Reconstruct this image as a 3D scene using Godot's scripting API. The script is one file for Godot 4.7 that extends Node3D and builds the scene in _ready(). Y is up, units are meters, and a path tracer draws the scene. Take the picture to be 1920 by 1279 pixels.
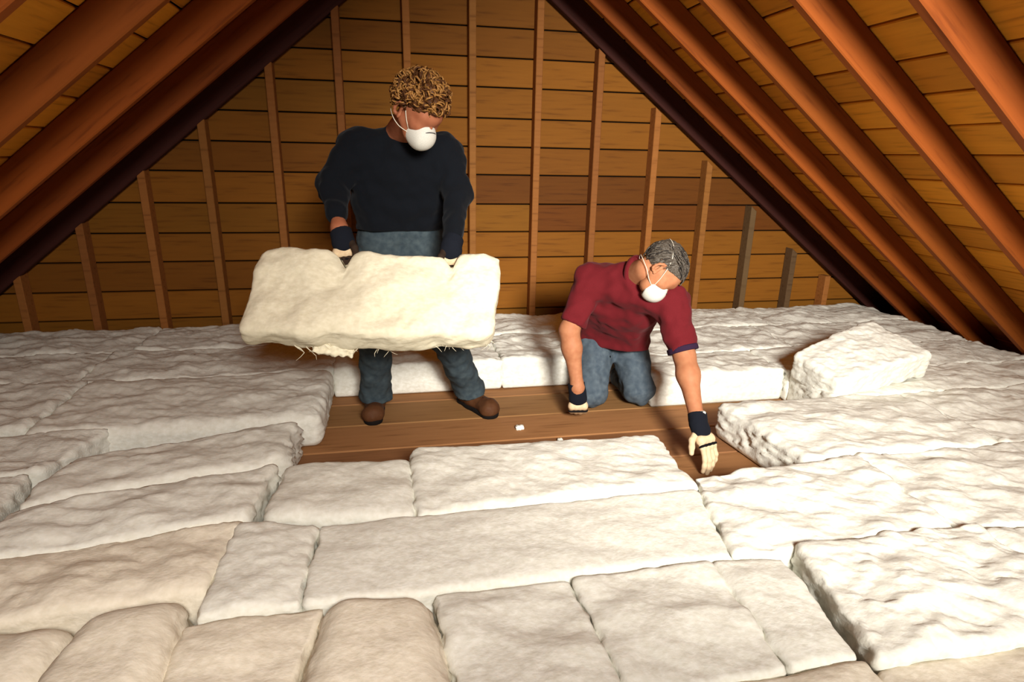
extends Node3D
# An attic with two men laying white fibreglass batts. y up, metres, gable wall at z = -4.27, attic floor at y = 0.

const WALL := -4.27
const RIDGE := Vector2(0.43, 2.71)        # underside of the rafters at the ridge
const SLOPE_RIGHT := 0.755
const SLOPE_LEFT := 0.805
const RAFTER_DEPTH := 0.14

var rng := RandomNumberGenerator.new()
var lumps := FastNoiseLite.new()
var flakes := FastNoiseLite.new()
var M := {}
var names := {}


func _ready() -> void:
	rng.seed = 7
	# ---- camera
	var cam := Camera3D.new()
	cam.name = "camera"
	cam.keep_aspect = Camera3D.KEEP_HEIGHT
	cam.fov = rad_to_deg(2.0 * atan(639.5 / 1127.0))
	cam.near = 0.02
	cam.position = Vector3(0, 1.3, 0)
	cam.basis = Basis.from_euler(Vector3(deg_to_rad(-17.2), deg_to_rad(-11.23), deg_to_rad(1.13)), EULER_ORDER_YXZ)
	add_child(cam)
	cam.current = true
	# ---- surroundings: a closed attic, no daylight
	var env := Environment.new()
	env.background_mode = Environment.BG_COLOR
	env.background_color = Color(0, 0, 0)
	env.tonemap_mode = Environment.TONE_MAPPER_LINEAR
	env.tonemap_exposure = 0.83
	env.sdfgi_enabled = true
	env.ssao_enabled = true
	env.ssil_enabled = true
	var we := WorldEnvironment.new()
	we.name = "surroundings"
	we.environment = env
	add_child(we)
	# ---- the film crew's lamp, high and to the right of the camera
	spot("key_lamp", Vector3(0.75, 2.0, 1.2), Vector3(1.95, 0.52, -3.9), 47.0, 31.0, 1.0, 0.35, Color(1.0, 0.98, 0.94))
	spot("fill_lamp", Vector3(0.25, 2.05, 0.9), Vector3(-0.85, 0.0, -2.9), 13.0, 34.0, 1.0, 0.30, Color(1.0, 0.97, 0.93))

	make_noises()
	make_materials()
	make_shell()
	make_batts()
	make_held_batt()
	make_loose_batt()
	make_standing_man()
	make_kneeling_man()
	make_scraps()


func spot(called: String, at: Vector3, to: Vector3, energy: float, angle: float, soft: float, size: float, c: Color) -> void:
	var l := SpotLight3D.new()
	l.name = called
	l.light_energy = energy
	l.light_color = c
	l.light_size = size
	l.spot_angle = angle
	l.spot_angle_attenuation = soft
	l.spot_range = 14.0
	l.spot_attenuation = 2.0
	l.shadow_enabled = true
	add_child(l)
	l.look_at_from_position(at, to)


func omni(called: String, at: Vector3, energy: float, size: float, c: Color) -> void:
	var l := OmniLight3D.new()
	l.name = called
	l.light_energy = energy
	l.light_color = c
	l.light_size = size
	l.omni_range = 14.0
	l.omni_attenuation = 2.0
	l.shadow_enabled = true
	l.position = at
	add_child(l)


# ------------------------------------------------------------------ helpers
func numbered(called: String) -> String:
	var n: int = names.get(called, 0)
	names[called] = n + 1
	return called if n == 0 else "%s_%03d" % [called, n]


func put(called: String, mesh: Mesh, mat: Material, parent: Node3D = self) -> MeshInstance3D:
	var o := MeshInstance3D.new()
	o.name = numbered(called) if parent == self else called
	o.mesh = mesh
	if mat:
		o.material_override = mat
	parent.add_child(o, true)
	return o


func base(called: String, at := Vector3.ZERO, parent: Node3D = self) -> Node3D:
	var o := Node3D.new()
	o.name = numbered(called) if parent == self else called
	parent.add_child(o, true)
	o.position = at
	return o


func tag(o: Node3D, label: String, category := "", group := "", kind := "") -> void:
	if label: o.set_meta("label", label)
	if category: o.set_meta("category", category)
	if group: o.set_meta("group", group)
	if kind: o.set_meta("kind", kind)


func make_noises() -> void:
	lumps.seed = 11
	lumps.noise_type = FastNoiseLite.TYPE_SIMPLEX_SMOOTH
	lumps.frequency = 1.0
	lumps.fractal_octaves = 2
	flakes.seed = 23
	flakes.noise_type = FastNoiseLite.TYPE_SIMPLEX
	flakes.frequency = 1.0
	flakes.fractal_octaves = 2


func noise_tex(seed_: int, freq: float, a: Color, b: Color, octaves := 4, size := 512, kind := FastNoiseLite.TYPE_SIMPLEX_SMOOTH, mid := -1.0) -> NoiseTexture2D:
	var n := FastNoiseLite.new()
	n.seed = seed_
	n.noise_type = kind
	n.frequency = freq
	n.fractal_octaves = octaves
	var t := NoiseTexture2D.new()
	t.width = size
	t.height = size
	t.seamless = true
	t.noise = n
	var g := Gradient.new()
	g.set_color(0, a)
	g.set_color(1, b)
	if mid > 0.0:
		g.add_point(mid, a.lerp(b, 0.8))
	t.color_ramp = g
	return t


func mat(c: Color, rough := 0.9, tex: Texture2D = null, scale := Vector3.ONE, height: Texture2D = null, hs := 0.0, off := Vector3.ZERO) -> StandardMaterial3D:
	var m := StandardMaterial3D.new()
	m.albedo_color = c
	m.roughness = rough
	m.metallic_specular = 0.3
	if tex or height:
		m.uv1_triplanar = true
		m.uv1_scale = scale
		m.uv1_offset = off
	if tex:
		m.albedo_texture = tex
	if height:
		m.heightmap_enabled = true
		m.heightmap_texture = height
		m.heightmap_scale = hs
	return m


func make_materials() -> void:
	var grain := noise_tex(3, 0.012, Color(0.78, 0.75, 0.72), Color(1, 1, 1), 5, 512, FastNoiseLite.TYPE_SIMPLEX_SMOOTH, 0.35)
	var grain_h := noise_tex(4, 0.02, Color(0.3, 0.3, 0.3), Color(1, 1, 1), 4)
	var gs := Vector3(0.35, 4.5, 4.5)
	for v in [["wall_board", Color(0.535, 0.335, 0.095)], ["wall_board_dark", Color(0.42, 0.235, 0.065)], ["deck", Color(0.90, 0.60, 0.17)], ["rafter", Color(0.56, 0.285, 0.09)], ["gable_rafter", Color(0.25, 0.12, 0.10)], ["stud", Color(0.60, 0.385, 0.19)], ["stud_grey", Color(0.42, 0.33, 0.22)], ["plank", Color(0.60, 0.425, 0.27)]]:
		for k in 4:
			var c: Color = v[1]
			var f: float = [1.0, 0.93, 1.05, 0.97][k]
			c = Color(c.r * f, c.g * f * [1.0, 0.98, 1.0, 1.03][k], c.b * f)
			M[v[0] + str(k)] = mat(c, 0.75, grain, gs, grain_h, 0.06, Vector3(k * 0.31, k * 0.47, k * 0.73))
	M.felt = mat(Color(0.06, 0.045, 0.035), 1.0)
	var fib := noise_tex(31, 0.02, Color(0.90, 0.89, 0.86), Color(1, 1, 1), 4)
	var fib_h := noise_tex(32, 0.035, Color(0, 0, 0), Color(1, 1, 1), 5)
	M.batt = mat(Color(0.955, 0.955, 0.928), 1.0, fib, Vector3(3.0, 4.2, 4.2), fib_h, 0.07)
	M.batt.metallic_specular = 0.1
	M.batt_warm = mat(Color(0.955, 0.925, 0.865), 1.0, fib, Vector3(3.0, 4.2, 4.2), fib_h, 0.08)
	M.batt_warm.metallic_specular = 0.1
	M.batt_grey = mat(Color(0.94, 0.94, 0.915), 1.0, fib, Vector3(3.4, 4.2, 5.0), fib_h, 0.12)
	M.batt_grey.metallic_specular = 0.1
	M.batt_cream = mat(Color(0.91, 0.88, 0.79), 1.0, fib, Vector3(3.0, 4.2, 4.2), fib_h, 0.07)
	M.batt_cream.metallic_specular = 0.1
	var weave := noise_tex(41, 0.15, Color(0.72, 0.72, 0.72), Color(1, 1, 1), 3, 256)
	M.sweater = mat(Color(0.045, 0.062, 0.092), 0.95, weave, Vector3(7, 7, 7), weave, 0.15)
	M.sweater.rim_enabled = true
	M.sweater.rim = 0.35
	M.sweater.rim_tint = 0.6
	var denim := noise_tex(43, 0.03, Color(0.62, 0.66, 0.72), Color(1, 1, 1), 4, 256)
	M.denim = mat(Color(0.37, 0.415, 0.445), 0.9, denim, Vector3(3, 3, 3), weave, 0.1)
	M.denim_dark = mat(Color(0.29, 0.335, 0.35), 0.9, denim, Vector3(3, 3, 3), weave, 0.1)
	M.polo = mat(Color(0.44, 0.10, 0.13), 0.9, weave, Vector3(8, 8, 8), weave, 0.12)
	M.polo.rim_enabled = true
	M.polo.rim = 0.2
	M.polo_trim = mat(Color(0.17, 0.10, 0.19), 0.9)
	var skin_t := noise_tex(47, 0.02, Color(0.90, 0.82, 0.80), Color(1, 1, 1), 3, 256)
	M.skin = mat(Color(0.70, 0.485, 0.35), 0.6, skin_t, Vector3(5, 5, 5))
	M.skin_ruddy = mat(Color(0.63, 0.40, 0.285), 0.6, skin_t, Vector3(5, 5, 5))
	M.boot = mat(Color(0.34, 0.22, 0.13), 0.7, skin_t, Vector3(6, 6, 6), weave, 0.1)
	M.sole = mat(Color(0.07, 0.055, 0.05), 0.9)
	M.glove_navy = mat(Color(0.085, 0.10, 0.14), 0.95, weave, Vector3(9, 9, 9))
	M.glove_tan = mat(Color(0.86, 0.79, 0.65), 0.85, skin_t, Vector3(9, 9, 9), weave, 0.1)
	M.glove_tan_dirty = mat(Color(0.55, 0.45, 0.33), 0.85, skin_t, Vector3(9, 9, 9), weave, 0.1)
	M.glove_dark = mat(Color(0.20, 0.155, 0.12), 0.9, skin_t, Vector3(9, 9, 9), weave, 0.1)
	M.glove_black = mat(Color(0.05, 0.04, 0.05), 0.9)
	M.mask = mat(Color(0.93, 0.92, 0.88), 0.9, weave, Vector3(9, 9, 9), weave, 0.05)
	M.strap = mat(Color(0.86, 0.83, 0.76), 0.8)
	M.clip = mat(Color(0.30, 0.29, 0.30), 0.5)
	var hair_t := noise_tex(53, 0.05, Color(0.45, 0.36, 0.28), Color(1, 1, 1), 4, 256)
	M.hair_blond = mat(Color(0.78, 0.59, 0.34), 0.5, hair_t, Vector3(9, 9, 9))
	M.hair_brown = mat(Color(0.42, 0.27, 0.14), 0.6, hair_t, Vector3(9, 9, 9))
	M.hair_grey = mat(Color(0.46, 0.45, 0.43), 0.6, hair_t, Vector3(9, 9, 9))
	M.hair_grey_dark = mat(Color(0.25, 0.24, 0.24), 0.6, hair_t, Vector3(9, 9, 9))
	M.eye = mat(Color(0.85, 0.83, 0.8), 0.2)
	M.dark = mat(Color(0.05, 0.035, 0.03), 0.6)


# ------------------------------------------------------------------ flat-faced shapes
func face(st: SurfaceTool, pts: Array, centre: Vector3) -> void:
	var n: Vector3 = (pts[1] - pts[0]).cross(pts[2] - pts[0]).normalized()
	var mid := Vector3.ZERO
	for p in pts: mid += p
	mid /= pts.size()
	var seq := pts.duplicate()
	if n.dot(mid - centre) > 0.0:
		seq.reverse()          # clockwise seen from outside
	else:
		n = -n
	for i in range(1, seq.size() - 1):
		for q in [seq[0], seq[i], seq[i + 1]]:
			st.set_normal(n)
			st.add_vertex(q)


func new_st() -> SurfaceTool:
	var st := SurfaceTool.new()
	st.begin(Mesh.PRIMITIVE_TRIANGLES)
	return st


func bevel_box(lo: Vector3, hi: Vector3, b: float) -> ArrayMesh:
	# a box with chamfered edges
	var st := new_st()
	var c := (lo + hi) / 2.0
	var h := (hi - lo) / 2.0
	var v := func(s: Vector3, axis: int) -> Vector3:
		var p := Vector3(s.x * (h.x - b), s.y * (h.y - b), s.z * (h.z - b))
		p[axis] = s[axis] * h[axis]
		return c + p
	for axis in 3:
		var u := (axis + 1) % 3
		var w := (axis + 2) % 3
		for s in [-1.0, 1.0]:
			var q := []
			for k in [[-1, -1], [1, -1], [1, 1], [-1, 1]]:
				var e := Vector3.ZERO
				e[axis] = s
				e[u] = k[0]
				e[w] = k[1]
				q.append(v.call(e, axis))
			face(st, q, c)
		for s in [[-1, -1], [1, -1], [1, 1], [-1, 1]]:
			var e0 := Vector3.ZERO
			e0[u] = s[0]
			e0[w] = s[1]
			e0[axis] = -1
			var e1 := e0
			e1[axis] = 1
			face(st, [v.call(e0, u), v.call(e1, u), v.call(e1, w), v.call(e0, w)], c)
	for x in [-1, 1]:
		for y in [-1, 1]:
			for z in [-1, 1]:
				var e := Vector3(x, y, z)
				face(st, [v.call(e, 0), v.call(e, 1), v.call(e, 2)], c)
	return st.commit()


func slab(poly: Array, z0: float, z1: float, b: float) -> ArrayMesh:
	# a convex outline (x, y) with thickness z0..z1 whose front edge (z1) is chamfered by b
	var st := new_st()
	var m := Vector2.ZERO
	for p in poly: m += p
	m /= poly.size()
	var c := Vector3(m.x, m.y, (z0 + z1) / 2.0)
	var back := []
	var side := []
	var front := []
	for i in poly.size():
		var p: Vector2 = poly[i]
		var d0: Vector2 = (p - poly[i - 1]).normalized()
		var d1: Vector2 = (poly[(i + 1) % poly.size()] - p).normalized()
		var inward := (d1 - d0).normalized()
		var sn: float = maxf(0.2, absf(d0.cross(inward)))
		var q := p + inward * b / sn
		back.append(Vector3(p.x, p.y, z0))
		side.append(Vector3(p.x, p.y, z1 - b))
		front.append(Vector3(q.x, q.y, z1))
	face(st, back, c)
	face(st, front, c)
	for i in poly.size():
		var j := (i + 1) % poly.size()
		face(st, [back[i], back[j], side[j], side[i]], c)
		face(st, [side[i], side[j], front[j], front[i]], c)
	return st.commit()


func clip_poly(poly: Array, n: Vector2, d: float) -> Array:
	# keep n.p <= d
	var out := []
	for i in poly.size():
		var a: Vector2 = poly[i]
		var b: Vector2 = poly[(i + 1) % poly.size()]
		var da := n.dot(a) - d
		var db := n.dot(b) - d
		if da <= 0: out.append(a)
		if da * db < 0: out.append(a.lerp(b, da / (da - db)))
	return out


func tube(path: PackedVector3Array, radii: PackedFloat32Array, sides := 6, st: SurfaceTool = null) -> SurfaceTool:
	if st == null: st = new_st()
	var up := Vector3.UP
	var rings := []
	for i in path.size():
		var t := (path[mini(i + 1, path.size() - 1)] - path[maxi(i - 1, 0)]).normalized()
		if absf(t.dot(up)) > 0.95: up = Vector3(t.y, t.z, t.x)
		var u := t.cross(up).normalized()
		var w := u.cross(t)
		up = w
		var ring := []
		for k in sides:
			var a := TAU * k / sides
			ring.append([path[i] + (u * cos(a) + w * sin(a)) * radii[i], u * cos(a) + w * sin(a)])
		rings.append(ring)
	for i in path.size() - 1:
		for k in sides:
			var l := (k + 1) % sides
			var q := [rings[i][k], rings[i][l], rings[i + 1][l], rings[i + 1][k]]
			for j in [0, 1, 2, 0, 2, 3]:
				st.set_normal(q[j][1])
				st.add_vertex(q[j][0])
	for e in [[0, -1.0], [path.size() - 1, 1.0]]:
		var ring = rings[e[0]]
		var t := (path[path.size() - 1] - path[path.size() - 2]) if e[1] > 0 else (path[0] - path[1])
		t = t.normalized()
		for k in sides:
			var l := (k + 1) % sides
			for p in ([path[e[0]], ring[k][0], ring[l][0]] if e[1] < 0 else [path[e[0]], ring[l][0], ring[k][0]]):
				st.set_normal(t)
				st.add_vertex(p)
	return st


# ------------------------------------------------------------------ shell of the attic
func roof_line(right: bool, x: float, off := 0.0) -> float:
	var t := SLOPE_RIGHT if right else SLOPE_LEFT
	return RIDGE.y + off * sqrt(1.0 + t * t) - t * absf(x - RIDGE.x)


func make_shell() -> void:
	# floor: a dark base with wide planks laid along x where the opening shows them
	var fl := base("floor")
	tag(fl, "brown wooden plank floor showing in the opening between the white batts", "", "", "structure")
	put("base_slab", bevel_box(Vector3(-3.6, -0.20, -4.5), Vector3(4.5, -0.024, 3.2), 0.01), M.felt, fl)
	var zs := [-3.36, -3.09, -2.82, -2.55, -2.275, -2.0, -1.75]
	for i in zs.size() - 1:
		put("plank", bevel_box(Vector3(-1.1, -0.022, zs[i] + 0.004), Vector3(2.6, rng.randf_range(-0.002, 0.0), zs[i + 1] - 0.004), 0.004), M["plank" + str((i * 3) % 4)], fl)
	# gable wall: horizontal boards and vertical studs
	var wall := base("wall_back", Vector3(0, 0, WALL))
	tag(wall, "gable end wall of wide brown boards nailed across upright studs", "", "", "structure")
	put("backing", slab([Vector2(-3.3, -0.1), Vector2(4.4, -0.1), Vector2(RIDGE.x, RIDGE.y + 0.25)], -0.10, -0.035, 0.0), M.felt, wall)
	var nr := Vector2(SLOPE_RIGHT, 1).normalized()
	var nl := Vector2(-SLOPE_LEFT, 1).normalized()
	var ys := [-0.17, 0.015, 0.205, 0.394, 0.587, 0.773, 0.966, 1.165, 1.35, 1.534, 1.728, 1.91, 2.09, 2.275, 2.46, 2.65]
	for i in ys.size() - 1:
		var cuts := [-3.2, [0.12, 0.53, 0.97][i % 3], 4.3] if i in [3, 5, 6, 9, 12] else [-3.2, 4.3]
		for k in cuts.size() - 1:
			var poly := [Vector2(cuts[k] + 0.002, ys[i] + 0.005), Vector2(cuts[k + 1] - 0.002, ys[i] + 0.005), Vector2(cuts[k + 1] - 0.002, ys[i + 1] - 0.004), Vector2(cuts[k] + 0.002, ys[i + 1] - 0.004)]
			poly = clip_poly(poly, nr, nr.dot(RIDGE) + RAFTER_DEPTH)
			poly = clip_poly(poly, nl, nl.dot(RIDGE) + RAFTER_DEPTH)
			if poly.size() < 3: continue
			var dz := rng.randf_range(-0.004, 0.002)
			var dark: bool = i in [5, 6] and k == 1
			var o := put("wall_board", slab(poly, -0.03, dz, 0.004), M[("wall_board_dark" if dark else "wall_board") + str((i * 3 + k) % 4)], wall)
			if dark: o.set_meta("label", "darker brown board in the gable wall")
	var studs := [-2.33, -1.93, -1.535, -1.155, -0.735, -0.325, 0.10, 0.515, 0.955, 1.38, 1.815, 2.245, 2.645, 3.045, 3.38]
	for i in studs.size():
		var x: float = studs[i]
		var x1 := x + 0.046
		var off := 0.03
		var yl := minf(roof_line(x > RIDGE.x, x, off), roof_line(x1 > RIDGE.x, x1, off))
		var a := minf(roof_line(true, x, off), roof_line(false, x, off))
		var b := minf(roof_line(true, x1, off), roof_line(false, x1, off))
		if i == studs.size() - 1:
			a = 0.42
			b = 0.42
		put("stud", slab([Vector2(x, -0.02), Vector2(x1, -0.02), Vector2(x1, b), Vector2(x, a)], 0.003, 0.09, 0.004), M[("stud_grey" if i in [12, 13] else "stud") + str(i % 4)], wall)
	# roof: rafters and deck boards on both slopes
	var roof := base("ceiling", Vector3(RIDGE.x, RIDGE.y, 0))
	tag(roof, "sloping attic roof of brown rafters under horizontal deck boards", "", "", "structure")
	for side in 2:
		var right := side == 0
		var t := SLOPE_RIGHT if right else SLOPE_LEFT
		var ang := atan(t)
		var length := 4.72 if right else 4.0
		# local frame: x down the slope, y outward from the roof, z along the ridge
		var bas := Basis(Vector3(cos(ang), -sin(ang), 0), Vector3(sin(ang), cos(ang), 0), Vector3(0, 0, 1))
		if not right:
			bas = Basis(Vector3(-cos(ang), -sin(ang), 0), Vector3(-sin(ang), cos(ang), 0), Vector3(0, 0, 1))
			bas.z = bas.x.cross(bas.y)
		var zr := [-4.225, -3.785, -3.31, -2.85, -2.35, -1.885, -1.41, -0.94, -0.47, 0.0, 0.47, 0.94, 1.41, 1.88, 2.35, 2.82] if right else [-4.225, -3.66, -3.10, -2.50, -1.91, -1.31, -0.71, -0.11, 0.49, 1.09, 1.69, 2.29, 2.89]
		var rl := (4.0 - RIDGE.x) / cos(ang) if right else 4.15
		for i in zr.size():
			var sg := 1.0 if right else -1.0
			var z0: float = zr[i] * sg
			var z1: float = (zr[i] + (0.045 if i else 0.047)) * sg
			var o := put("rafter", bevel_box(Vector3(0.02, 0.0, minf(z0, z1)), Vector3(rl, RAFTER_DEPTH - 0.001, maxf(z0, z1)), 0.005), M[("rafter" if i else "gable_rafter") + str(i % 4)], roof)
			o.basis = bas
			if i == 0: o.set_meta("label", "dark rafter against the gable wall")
		var g := 0.125 if right else 0.16
		var k := 0
		var u0 := 0.0
		while u0 < length:
			var u1: float = minf(g + 0.1955 * k, length)
			if u1 - u0 > 0.02:
				var o := put("roof_board", bevel_box(Vector3(u0 + 0.005, RAFTER_DEPTH + rng.randf_range(0.0, 0.003), -4.32 if right else -3.2), Vector3(u1 - 0.005, RAFTER_DEPTH + 0.02, 3.2 if right else 4.32), 0.004), M["deck" + str((k * 5 + k / 3) % 4)], roof)
				# grain runs along the ridge: turn the mesh so that its own x axis is the long one
				o.mesh = turned(u0 + 0.005, u1 - 0.005, RAFTER_DEPTH + rng.randf_range(0.0, 0.003), RAFTER_DEPTH + 0.02, -4.32 if right else -3.2, 3.2 if right else 4.32)
				o.basis = bas * Basis(Vector3(0, 0, 1), Vector3(0, 1, 0), Vector3(-1, 0, 0))
			u0 = u1
			k += 1
		var u := put("roof_underlay", bevel_box(Vector3(-0.05, RAFTER_DEPTH + 0.03, -4.4 if right else -3.3), Vector3(length + 0.1, RAFTER_DEPTH + 0.06, 3.3 if right else 4.4), 0.002), M.felt, roof)
		u.basis = bas
	# behind the camera
	var wf := put("wall_front", slab([Vector2(-3.3, -0.1), Vector2(4.4, -0.1), Vector2(RIDGE.x, RIDGE.y + 0.25)], 3.2, 3.28, 0.0), M.wall_board1)
	tag(wf, "plain wooden gable wall behind the camera", "", "", "structure")


func turned(u0: float, u1: float, y0: float, y1: float, z0: float, z1: float) -> ArrayMesh:
	# box of the roof frame with its long side (z) laid on the mesh's x axis; local x -> frame z, local z -> frame -x
	return bevel_box(Vector3(z0, y0, -u1), Vector3(z1, y1, -u0), 0.004)


# ------------------------------------------------------------------ fibreglass batts
func rounded_slab(size: Vector3, r: float, cell: float, place: Callable) -> ArrayMesh:
	# a rounded box on a lattice; place(p, n, uvw) gives each point its final position
	var n := Vector3i(maxi(2, roundi(size.x / cell)), maxi(2, roundi(size.y / cell)), maxi(2, roundi(size.z / cell)))
	var h := size / 2.0
	var inner := h - Vector3(r, r, r).min(h * 0.95)
	var verts := PackedVector3Array()
	var idx := PackedInt32Array()
	var seen := {}
	for axis in 3:
		var u := (axis + 1) % 3
		var w := (axis + 2) % 3
		for s in 2:
			for i in n[u]:
				for j in n[w]:
					var q := PackedInt32Array()
					for k in 4:
						var l := Vector3i.ZERO
						l[axis] = n[axis] * s
						l[u] = i + (1 if k == 1 or k == 2 else 0)
						l[w] = j + (1 if k >= 2 else 0)
						var key := l.x + (n.x + 1) * (l.y + (n.y + 1) * l.z)
						if not seen.has(key):
							var t := Vector3(float(l.x) / n.x, float(l.y) / n.y, float(l.z) / n.z)
							var b := (t * 2.0 - Vector3.ONE) * h
							var c := b.clamp(-inner, inner)
							var d := (b - c).normalized()
							seen[key] = verts.size()
							verts.append(place.call(c + d * r, d, t))
						q.append(seen[key])
					if s == 1:
						idx.append_array([q[0], q[2], q[1], q[0], q[3], q[2]])
					else:
						idx.append_array([q[0], q[1], q[2], q[0], q[2], q[3]])
	return smooth_mesh(verts, idx)


func smooth_mesh(verts: PackedVector3Array, idx: PackedInt32Array, colors := PackedColorArray()) -> ArrayMesh:
	var a := []
	a.resize(Mesh.ARRAY_MAX)
	a[Mesh.ARRAY_VERTEX] = verts
	a[Mesh.ARRAY_INDEX] = idx
	if colors.size(): a[Mesh.ARRAY_COLOR] = colors
	var st := SurfaceTool.new()
	st.create_from_arrays(a)
	st.generate_normals()
	return st.commit()


func batt(label: String, c: Array, h := 0.18, o := {}) -> MeshInstance3D:
	# c: back left, back right, front right, front left on the floor (x, z)
	var mid: Vector2 = (c[0] + c[1] + c[2] + c[3]) / 4.0
	var lx: float = (c[0].distance_to(c[1]) + c[3].distance_to(c[2])) / 2.0
	var lz: float = (c[0].distance_to(c[3]) + c[1].distance_to(c[2])) / 2.0
	var r: float = o.get("r", 0.013)
	var amp: float = o.get("amp", 0.011)
	var flake: float = o.get("flake", 0.003)
	var ends: float = o.get("ends", 0.007)
	var crown: float = o.get("crown", 0.006)
	var tilt: Vector2 = o.get("tilt", Vector2.ZERO)
	var sd: float = o.get("seed", mid.x * 7.3 + mid.y * 3.1)
	var place := func(p: Vector3, d: Vector3, t: Vector3) -> Vector3:
		var u := clampf(p.x / lx + 0.5, 0, 1)
		var v := clampf(p.z / lz + 0.5, 0, 1)
		var g: Vector2 = (c[0].lerp(c[1], u)).lerp(c[3].lerp(c[2], u), v)
		var y := p.y + h / 2.0
		var up := t.y
		y += up * (crown * (1.0 - pow(2 * u - 1, 4)) * (1.0 - pow(2 * v - 1, 4)) + tilt.x * (u - 0.5) + tilt.y * (v - 0.5))
		var w := Vector3(g.x, y, g.y)
		var n1 := lumps.get_noise_3d(w.x * 3.2, sd * 0.15, w.z * 4.4)
		var n2 := flakes.get_noise_3d(w.x * 8.0, w.y * 14.0 + sd, w.z * 14.0)
		var n3 := flakes.get_noise_3d(w.x * 13.0, w.y * 55.0, w.z * 13.0 + sd)
		var top := maxf(d.y, 0.0)
		var sidew := 1.0 - absf(d.y)
		var out := d * (top * (n1 * amp * 1.6 + (absf(n2) - 0.25) * flake * 1.0 + smoothstep(0.02, 0.10, n2) * flake * 0.7) + sidew * (n2 * 0.006 + n3 * 0.004))
		out.x += d.x * absf(d.x) * ends * (n3 * 0.8 + n1 * 1.5)
		out += d * sidew * 0.004
		w += out * smoothstep(0.0, 0.06, y)
		w.y = maxf(w.y, 0.003)
		return w - Vector3(mid.x, 0, mid.y)
	var m := put("insulation_batt", rounded_slab(Vector3(lx, h, lz), r, o.get("cell", 0.014), place), o.get("mat", M.batt))
	m.position = Vector3(mid.x, 0, mid.y)
	tag(m, label, "insulation", o.get("group", "white fibreglass batts laid on the attic floor"))
	return m


func rect(x0: float, x1: float, z0: float, z1: float) -> Array:
	return [Vector2(x0, z0), Vector2(x1, z0), Vector2(x1, z1), Vector2(x0, z1)]


func quad(a: float, b: float, c: float, d: float, e: float, f: float, g: float, h: float) -> Array:
	return [Vector2(a, b), Vector2(c, d), Vector2(e, f), Vector2(g, h)]


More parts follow.
